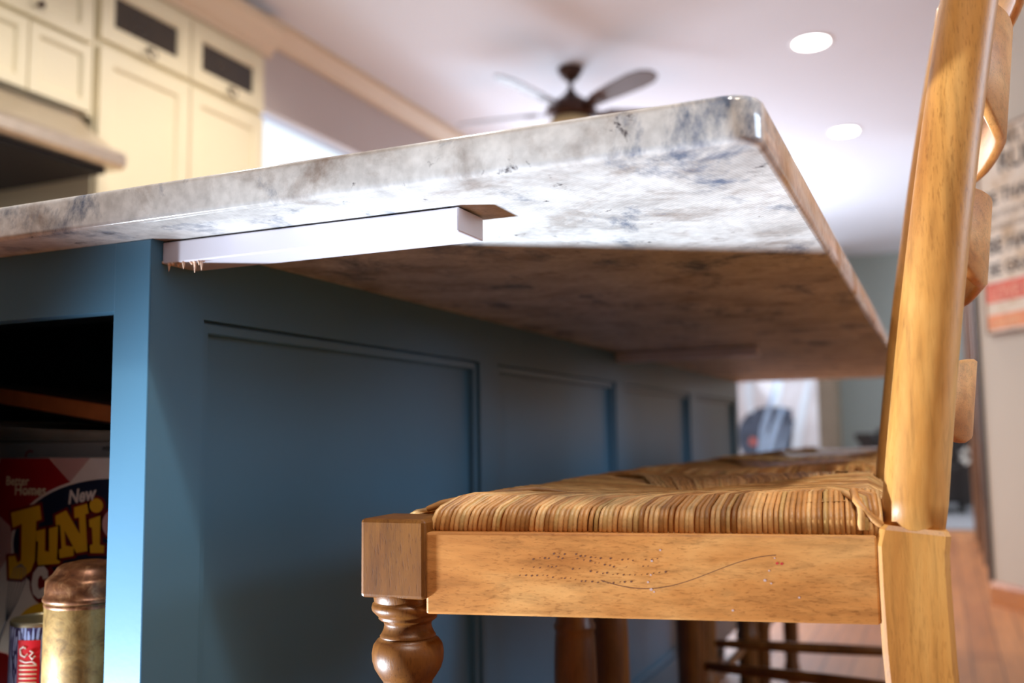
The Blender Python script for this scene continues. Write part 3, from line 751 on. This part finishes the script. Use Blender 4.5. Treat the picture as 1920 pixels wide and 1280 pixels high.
# ------------------------------------------------------------------ ceiling fan
fan = empty('ceiling_fan', (-1.13, 4.15, CZ), 0, 'dark bronze ceiling fan with a glass bowl light above the island', 'ceiling fan')
MB().lathe([(0, 0), (.072, 0), (.070, -.012), (.045, -.055), (.022, -.075), (.014, -.08), (0, -.08)], 28).build('canopy', dark_bronze, fan)
MB().lathe([(.013, -.07), (.013, -.135)], 16).build('downrod', dark_bronze, fan)
MB().lathe([(0, -.12), (.025, -.125), (.035, -.145), (.075, -.175), (.115, -.20), (.135, -.225), (.14, -.262), (.12, -.285), (.06, -.29), (0, -.29)], 32).build('motor_housing', dark_bronze, fan)
bowl_m = NT('amber_bowl_glass'); bowl_m.base(lin(214, 196, 150)); bowl_m.set(Roughness=.3)
MB().lathe([(.105, -.288), (.12, -.30), (.115, -.335), (.09, -.365), (.05, -.385), (0, -.39)], 32).build('light_bowl', bowl_m.m, fan)
blade_m = plain('fan_blade_walnut', lin(92, 70, 66), .5)
for k in range(5):
    a = math.radians(257+72*k); Mr = Matrix.Rotation(a, 4, 'Z') @ Matrix.Translation((0, 0, -.235)) @ Matrix.Rotation(math.radians(-16), 4, 'X')
    b = MB(); b.prism([(.20, -.045), (.35, -.062), (.52, -.070), (.60, -.060), (.645, -.03), (.655, 0), (.645, .03), (.60, .055), (.52, .062), (.35, .055), (.20, .045)], -.004, .004, 'xy', M=Mr)
    bl = b.build('blade', blade_m, fan)
    b = MB(); b.prism([(.10, -.018), (.20, -.040), (.26, -.030), (.26, .030), (.20, .040), (.10, .018)], -.012, -.0045, 'xy', M=Mr); b.build('blade_bracket', dark_bronze, bl)

# ------------------------------------------------------------------ sign on the right wall
sg = empty('wall_sign', (0, 0, 0), 0, 'distressed cream lettered sign with red and orange bands on the right wall', 'sign')
sg.matrix_world = WM
def m_sign():
    m = NT('distressed_sign'); v = m.coord()
    c = m.ramp(m.noise(v, 9, 5, .65), [(.35, lin(206, 176, 140)), (.5, lin(232, 216, 196)), (.7, lin(238, 228, 214))])
    m.base(c); return m.set(Roughness=.7)
MB().box((.085, -.022, 1.10), (.72, -.002, 1.925), bev=.002).build('board', m_sign(), sg)
b = MB(); x0, x1, za, zb = .083, .722, 1.098, 1.927
b.box((x0, -.025, za), (x0+.008, -.001, zb)); b.box((x1-.008, -.025, za), (x1, -.001, zb)); b.box((x0, -.025, za), (x1, -.001, za+.008)); b.box((x0, -.025, zb-.008), (x1, -.001, zb))
b.build('edge_frame', plain('rusty_edge', lin(150, 116, 90), .7, 0, .3, 20), sg)
b = MB(); b.box((.095, -.0228, 1.225), (.70, -.0216, 1.305)); b.build('red_band', plain('sign_red', lin(226, 104, 78), .7, 0, .15, 20), sg)
b = MB(); b.box((.095, -.0228, 1.115), (.70, -.0216, 1.175)); b.build('orange_band', plain('sign_orange', lin(232, 146, 96), .7, 0, .15, 20), sg)
def sgt(items, name, mat, y=-.0232):
    for body, x, z, s, bold in items:
        b = MB(); vs, fs = text_geo(body, s, bold); b.add([(x+v.x, y, z+v.y) for v in vs], fs)
        b.build(name, mat, sg)
ink = plain('sign_black', lin(70, 58, 50), .7, 0, .2, 20); ink2 = plain('sign_grey_ink', lin(140, 124, 108), .7)
sgt([('RULES', .21, 1.745, .115, .002), ('BE THANKFUL', .115, 1.625, .075, .0015), ('BE HAPPY', .12, 1.425, .085, .002), ('BE GRATEFUL', .12, 1.335, .07, .0015)], 'dark_lettering', ink)
sgt([('FAMILY', .13, 1.845, .085, .0012), ('KEEP YOUR PROMISES', .115, 1.565, .038, 0), ('SAY PLEASE AND THANK YOU', .115, 1.515, .034, 0)], 'faded_lettering', ink2)
sgt([('LOVE OTHERS', .115, 1.235, .072, .0015)], 'band_lettering', plain('sign_pale_red', lin(240, 160, 130), .7), -.0234)
sgt([('LAUGH', .12, 1.125, .05, .001)], 'orange_lettering', plain('sign_pale_orange', lin(240, 180, 130), .7), -.0234)

# ------------------------------------------------------------------ living area beyond the island
art = empty('painting', (0, 0, 0), 0, 'large pale painting with feathery strokes and a dark blue round shape, seen under the countertop', 'painting')
def m_canvas():
    m = NT('pale_canvas'); v = m.coord(); m.base(m.ramp(m.noise(v, 3, 4), [(.3, lin(176, 172, 174)), (.7, lin(206, 208, 212))])); return m.set(Roughness=.7)
AY = 8.2
MB().box((-1.35, AY, .301), (-.365, AY+.04, 1.55)).build('canvas', m_canvas(), art)
b = MB()
def stroke(p, q, w0, w1, y): 
    p = Vector((p[0], p[1])); q = Vector((q[0], q[1])); d = (q-p).normalized(); n = Vector((-d.y, d.x))
    m_ = (p+q)/2+n*.02
    b.prism([tuple(p-n*w0), tuple(m_-n*w1), tuple(q-n*w0*.4), tuple(q+n*w0*.4), tuple(m_+n*w1), tuple(p+n*w0)], y, AY+.001, 'xz')
b.prism([(-.80+.27*math.cos(a), .68+.27*math.sin(a)) for a in [2*PI*k/40 for k in range(40)]], AY-.002, AY+.001, 'xz'); b.prism([(-.80, .305), (-.6, .305), (-.58, .92), (-.72, .95)], AY-.0021, AY+.001, 'xz')
b.build('dark_round_shape', plain('paint_dark_blue', lin(60, 72, 90), .6, 0, .4, 12), art)
b = MB(); stroke((-.85, .32), (-.66, .95), .03, .05, AY-.004); stroke((-.92, .32), (-.70, 1.2), .02, .03, AY-.005); stroke((-.72, .32), (-.62, .8), .012, .02, AY-.006); b.build('blue_strokes', plain('paint_pale_blue', lin(150, 176, 204), .6, 0, .15, 20), art)
b = MB(); stroke((-.60, .32), (-.42, 1.2), .04, .045, AY-.004); stroke((-.72, .95), (-.64, 1.3), .03, .04, AY-.0045); stroke((-.95, .9), (-.92, 1.3), .03, .04, AY-.0047); b.build('white_strokes', plain('paint_white', lin(206, 220, 230), .6, 0, .05, 20), art)
b = MB(); b.prism([(-.97, .62), (-.91, .60), (-.90, .66), (-.95, .68)], AY-.007, AY, 'xz'); b.build('red_mark', plain('paint_red', lin(190, 100, 90), .6), art)
es = empty('console_table', (0, 0, 0), 0, 'low dark console table standing under the pale painting', 'table')
MB().box((-1.4, AY-.30, .26), (-.34, AY+.06, .298)).build('top', plain('dark_wood_top', lin(60, 44, 36), .4), es)
for x in (-1.37, -.40):
    for y in (AY-.27, AY+.02): MB().box((x, y, 0), (x+.035, y+.035, .26)).build('leg', plain('dark_leg', lin(50, 36, 30), .5), es)

ac = empty('armchair', (.42, 8.75, 0), 0, 'black leather armchair with flared arms standing on the grey rug', 'armchair')
MB().box((-.36, -.36, .10), (.36, .30, .42), bev=.03).build('seat', black_leather, ac)
for s in (-1, 1):
    MB().prism([(s*.33, .08), (s*.40, .08), (s*.46, .60), (s*.50, .66), (s*.50, .70), (s*.36, .70), (s*.33, .62)], -.40, .32, 'xz').build('arm', black_leather, ac)
MB().prism([(.18, .40), (.26, .74), (.36, .74), (.36, .10), (.25, .10)], -.36, .36, 'yz').build('backrest', black_leather, ac)
for x in (-.34, .30):
    for y in (-.34, .26): MB().box((x, y, .014), (x+.05, y+.05, .10)).build('leg', dark_in, ac)
th = MB(); 
for k in range(7):
    a = 2*PI*k/7; th.tube([(.385+.02*math.cos(a), -.425, .50+.03*math.sin(a)), (.385+.055*math.cos(a), -.445+.01*math.cos(k), .50+.07*math.sin(a)), (.385+.03*math.cos(a+.5), -.42, .50+.05*math.sin(a+.5))], .014, 8)
MB().box((-.70, -1.7, 0), (1.0, 1.3, .013)).build('rug', plain('grey_rug', lin(140, 140, 142), .95, 0, .06, 40), None, (.42, 8.75, 0))
tag(bpy.data.objects['rug'], 'flat grey rug on the oak floor beneath the black armchair', 'rug')
flw = th.build('ornament', plain('pale_petals', lin(220, 216, 206), .6), None, (.42, 8.75, 0)); flw.name = 'fabric_flower'
tag(flw, 'small pale fabric flower fixed on the arm of the black armchair', 'ornament')
